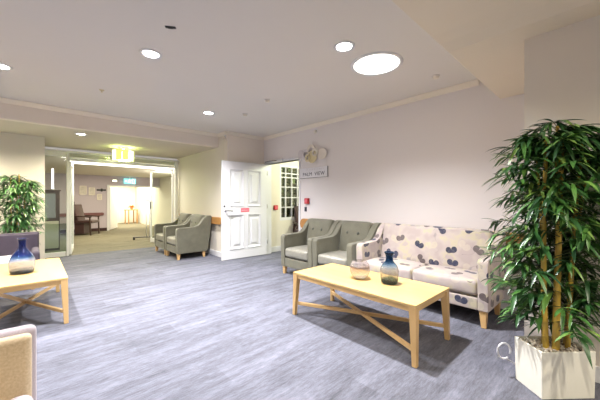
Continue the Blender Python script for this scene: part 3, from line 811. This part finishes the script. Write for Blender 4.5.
# ------------------------------------------------------------------ corridor things
bt = thing('linear_ceiling_light', 'long white strip light just beyond the glazed doors', 'ceiling light', (1.85, 8.72, HC))
obj('housing', boxbm(-1.21, 1.21, -.12, .12, -.015, 0), M['white'], bt); obj('lens', boxbm(-1.20, 1.20, -.11, .11, -.10, -.015), M['batten'], bt, bevel=.02)
lamp('AREA', 'corridor_strip_and_fill', (1.75, 8.75, HC-.12), 60, (1, .95, .78), 2.4, sy=.2)
lamp('AREA', 'corridor_strip_and_fill', (1.6, 11.4, HC-.03), 90, (1, .90, .62), 1.5, sy=1.5)  # added fill for the corridor, no fitting belongs to it
lamp('POINT', 'corridor_strip_and_fill', (3.5, 10.4, 1.9), 45, (1, .97, .88), .15)  # added fill that whitens the wall seen through the right glazed door
lamp('AREA', 'corridor_strip_and_fill', (3.2, 16.0, HC-.03), 220, (1, .93, .70), 1.8, sy=2.5)  # area light added to brighten the far room, without a fitting
lamp('POINT', 'hedge_fill', (5.2, 5.78, 2.35), 14, (.85, 1, .65), .06)  # added fill outside the window to lift the hedge, no garden light stands there
lamp('POINT', 'next_room_lamp', (5.2, 3.6, 2.4), 130, (.95, 1, .74), .15)

def side_chair(label, loc, rz):
    t = thing('side_chair', label, 'chair', loc, rz)
    bm = B(); add_box(bm, -.25, .25, -.02, .27, .06, .43); obj('seat_base', bm, M['maroon'], t, bevel=.01)
    bm = B(); add_rbox(bm, (.56, .55, .10), .03, (0, 0, .02), xf((0, 0, .47))); obj('seat', bm, M['maroon'], t, smooth=True)
    bm = B(); add_rbox(bm, (.52, .10, .66), .03, (0, .02, 0), xf((0, .27, .76), (-.22, 0, 0))); obj('backrest', bm, M['maroon'], t, smooth=True)
    for s in (-1, 1):
        bm = B(); add_prism(bm, [(-.26, .62), (.27, .66), (.27, .70), (-.29, .66)], *sorted((s*.27, s*.32)), axis='x'); obj('armrest', bm, M['darkwood'], t, bevel=.006)
        bm = B(); add_hexa(bm, [(s*.30-.018, -.27, 0), (s*.30+.018, -.27, 0), (s*.30+.018, -.235, 0), (s*.30-.018, -.235, 0)], [(s*.30-.02, -.25, .64), (s*.30+.02, -.25, .64), (s*.30+.02, -.21, .64), (s*.30-.02, -.21, .64)]); obj('leg', bm, M['darkwood'], t)
        bm = B(); add_hexa(bm, [(s*.28-.018, .31, 0), (s*.28+.018, .31, 0), (s*.28+.018, .345, 0), (s*.28-.018, .345, 0)], [(s*.28-.02, .24, .68), (s*.28+.02, .24, .68), (s*.28+.02, .28, .68), (s*.28-.02, .28, .68)]); obj('leg', bm, M['darkwood'], t)
    return t
side_chair('maroon armchair standing in the corridor beyond the glazed doors', (1.42, 12.75, 0), math.radians(58))
side_chair('dark red chair just visible inside the doorway', (4.95, 5.02, 0), math.radians(-20))

cb = thing('display_cabinet', 'dark cabinet with a pale mirror front behind the side glass', 'cabinet', (.33, 9.35, 0))
obj('carcass', boxbm(-.22, .16, 0, .32, 0, 1.46), M['darkwood'], cb, bevel=.006)
obj('mirror_door', boxbm(-.17, .08, -.012, 0, .80, 1.40), M['mirror'], cb, bevel=.004); obj('lower_door', boxbm(-.2, .14, -.012, 0, .05, .72), M['recess'], cb, bevel=.004)
obj('cabinet_top', boxbm(-.24, .18, -.02, .33, 1.46, 1.49), M['darkwood'], cb, bevel=.004)
wl = thing('wall_tube_light', 'upright glowing tube light above the dark cabinet', 'wall light', (.36, 9.5, 1.49)); obj('lamp_base', lathebm([(0, 0), (.05, 0), (.05, .03), (0, .03)], 16), M['chrome'], wl); obj('tube', lathebm([(0, .03), (.022, .03), (.022, .53), (0, .54)], 16), M['tube'], wl, smooth=True)
for i, (x, z, w, h, lb) in enumerate(((1.42, 1.62, .22, .34, 'leftmost'), (1.70, 1.58, .20, .30, 'middle'), (1.95, 1.36, .16, .24, 'smallest, lowest'))):
    t = thing('framed_picture', '%s framed picture on the corridor wall above the maroon chair' % lb, 'picture', (x, 13.9, z), 0, 'corridor pictures')
    bm = B()
    for a in ((-w/2, w/2, h/2-.02, h/2), (-w/2, w/2, -h/2, -h/2+.02), (-w/2, -w/2+.02, -h/2, h/2), (w/2-.02, w/2, -h/2, h/2)): add_box(bm, a[0], a[1], -.025, 0, a[2], a[3])
    obj('frame', bm, M['trim'], t); obj('print', boxbm(-w/2+.02, w/2-.02, -.012, -.004, -h/2+.02, h/2-.02), M['picture'], t)
t = thing('wall_bracket', 'black bracket on the corridor wall left of the bright opening', 'bracket', (2.02, 13.903, 1.64)); obj('plate', boxbm(-.03, .03, -.02, 0, -.06, .06), M['black'], t); obj('arm', boxbm(-.16, .14, -.06, -.02, -.03, .03), M['black'], t, bevel=.008)
t = thing('exit_sign', 'teal and white running-man exit sign above the far opening', 'sign', (3.0, 13.82, 2.03))
obj('sign_box', boxbm(-.22, .22, -.025, .025, -.11, .11), M['exitg'], t, bevel=.004)
obj('hanger', boxbm(-.02, .02, -.01, .01, .11, .19), M['white'], t)
bm = B()
add_lathe(bm, [(0, 0), (.018, 0), (.018, .004), (0, .004)], 12, xf((-.015, -.026, .065), (PI/2, 0, 0)))
def limb(*pts): add_tube(bm, [(x, -.028, z) for x, z in pts], .010, 6)
limb((-.02, .04), (-.01, -.01)); limb((-.02, .035), (.03, .02), (.045, .045)); limb((-.02, .035), (-.06, .02), (-.065, -.01)); limb((-.01, -.01), (.03, -.035), (.025, -.08)); limb((-.01, -.01), (-.04, -.05), (-.085, -.05))
add_box(bm, .08, .17, -.03, -.0255, -.085, -.075); add_box(bm, .08, .09, -.03, -.0255, -.085, .085); add_box(bm, .08, .17, -.03, -.0255, .075, .085); add_box(bm, .16, .17, -.03, -.0255, -.085, .085)
add_prism(bm, [(-.19, 0), (-.15, .04), (-.15, .014), (-.105, .014), (-.105, -.014), (-.15, -.014), (-.15, -.04)], -.03, -.0255, axis='y')
obj('running_figure', bm, M['exitw'], t)
t = thing('emergency_light', 'small white fitting on the wall beside the exit sign', 'light fitting', (2.46, 13.903, 2.03)); obj('case', boxbm(-.10, .10, -.06, 0, -.05, .05), M['white'], t, bevel=.012); obj('lens', boxbm(-.07, .07, -.07, -.058, -.035, .035), M['shade2'], t)

t = thing('corridor_door', 'plain white door standing open at the left of the far bright opening', 'door', (2.33, 14.10, 0), math.atan2(1.05, .47))
obj('door_leaf', boxbm(0, 1.10, -.02, .02, .01, 1.78), M['white'], t, bevel=.004)
bm = B(); add_tube(bm, [(1.02, .02, .98), (1.02, .07, .98), (.92, .07, .98)], .012, 8); obj('lever_handle', bm, M['chrome'], t, smooth=True)

# mobile stand by the right glazed door
ms = thing('mobile_stand', 'slim chrome stand on castors beside the right glazed door', 'stand', (2.53, 9.9, 0), math.radians(-30))
bm = B(); add_box(bm, -.30, .30, -.025, .025, .07, .10); obj('foot', bm, M['dark'], ms, bevel=.004)
for x in (.08, .17):
    obj('pole', lathebm([(0, .10), (.014, .10), (.014, 1.22), (0, 1.22)], 12, xf((x, 0, 0))), M['metal'], ms, smooth=True)
bm = B(); add_box(bm, .06, .19, -.015, .015, 1.20, 1.24); obj('top_bar', bm, M['metal'], ms)
for x in (-.27, .27):
    obj('castor', lathebm([(0, -.015), (.035, -.015), (.035, .015), (0, .015)], 16, xf((x, 0, .035), (PI/2, 0, 0))), M['black'], ms)

ft = thing('side_table', 'small orange-toned table at the far end of the corridor', 'table', (3.80, 17.2, 0), .3)
obj('table_top', boxbm(-.26, .26, -.2, .2, .70, .74), M['rail'], ft, bevel=.005)
for x in (-.22, .22):
    for y in (-.16, .16): obj('leg', boxbm(x-.02, x+.02, y-.02, y+.02, 0, .70), M['rail'], ft)
fl = thing('flower_arrangement', 'orange flowers on the small far table', 'flowers', (3.82, 17.2, .74))
obj('pot', lathebm([(0, 0), (.05, 0), (.07, .10), (.06, .10), (0, .09)], 16), M['rail'], fl)
bm = B(); rg = random.Random(4)
for i in range(70):
    a = rg.uniform(0, 2*PI); q = Vector((math.cos(a)*rg.uniform(.3, 1), math.sin(a)*rg.uniform(.3, 1), rg.uniform(.1, 1.2))); add_leaf(bm, Vector((0, 0, .10)), q, rg.uniform(.14, .24), .03, .3)
obj('blooms', bm, M['orange'], fl)

# garden hedge outside the window of the next room
bm = B(); rg = random.Random(9)
for i in range(1600):
    p = Vector((rg.uniform(4.3, 6.6), rg.uniform(6.1, 6.5), rg.uniform(0, 2.4))); add_leaf(bm, p, Vector((rg.uniform(-1, 1), rg.uniform(-1, .2), rg.uniform(-.5, .8))), rg.uniform(.10, .2), .05, .2)
hd = thing('hedge', 'dark green hedge outside the window seen through the doorway', 'hedge', (0, 0, 0)); obj('leaves', bm, M['hedge'], hd); obj('core', boxbm(4.2, 6.7, 6.45, 6.9, 0, 2.4), M['hedge'], hd)

# ------------------------------------------------------------------ world, camera
w = bpy.data.worlds.new('world'); bpy.context.scene.world = w; w.use_nodes = True
w.node_tree.nodes['Background'].inputs[0].default_value = (1, .93, .85, 1); w.node_tree.nodes['Background'].inputs[1].default_value = .36
cam = bpy.data.cameras.new('camera'); cam.sensor_width = 36; cam.lens = 288*36/600; cam.clip_start = .05
co = bpy.data.objects.new('camera', cam); C.objects.link(co); co.location = (0, 0, 1.24); co.rotation_euler = (PI/2, 0, -math.atan(267/288))
S = bpy.context.scene; S.camera = co
S.view_settings.view_transform = 'Standard'; S.view_settings.look = 'None'; S.view_settings.exposure = .25
S.cycles.max_bounces = 10; S.cycles.diffuse_bounces = 5; S.cycles.transparent_max_bounces = 16; S.cycles.sample_clamp_indirect = 6
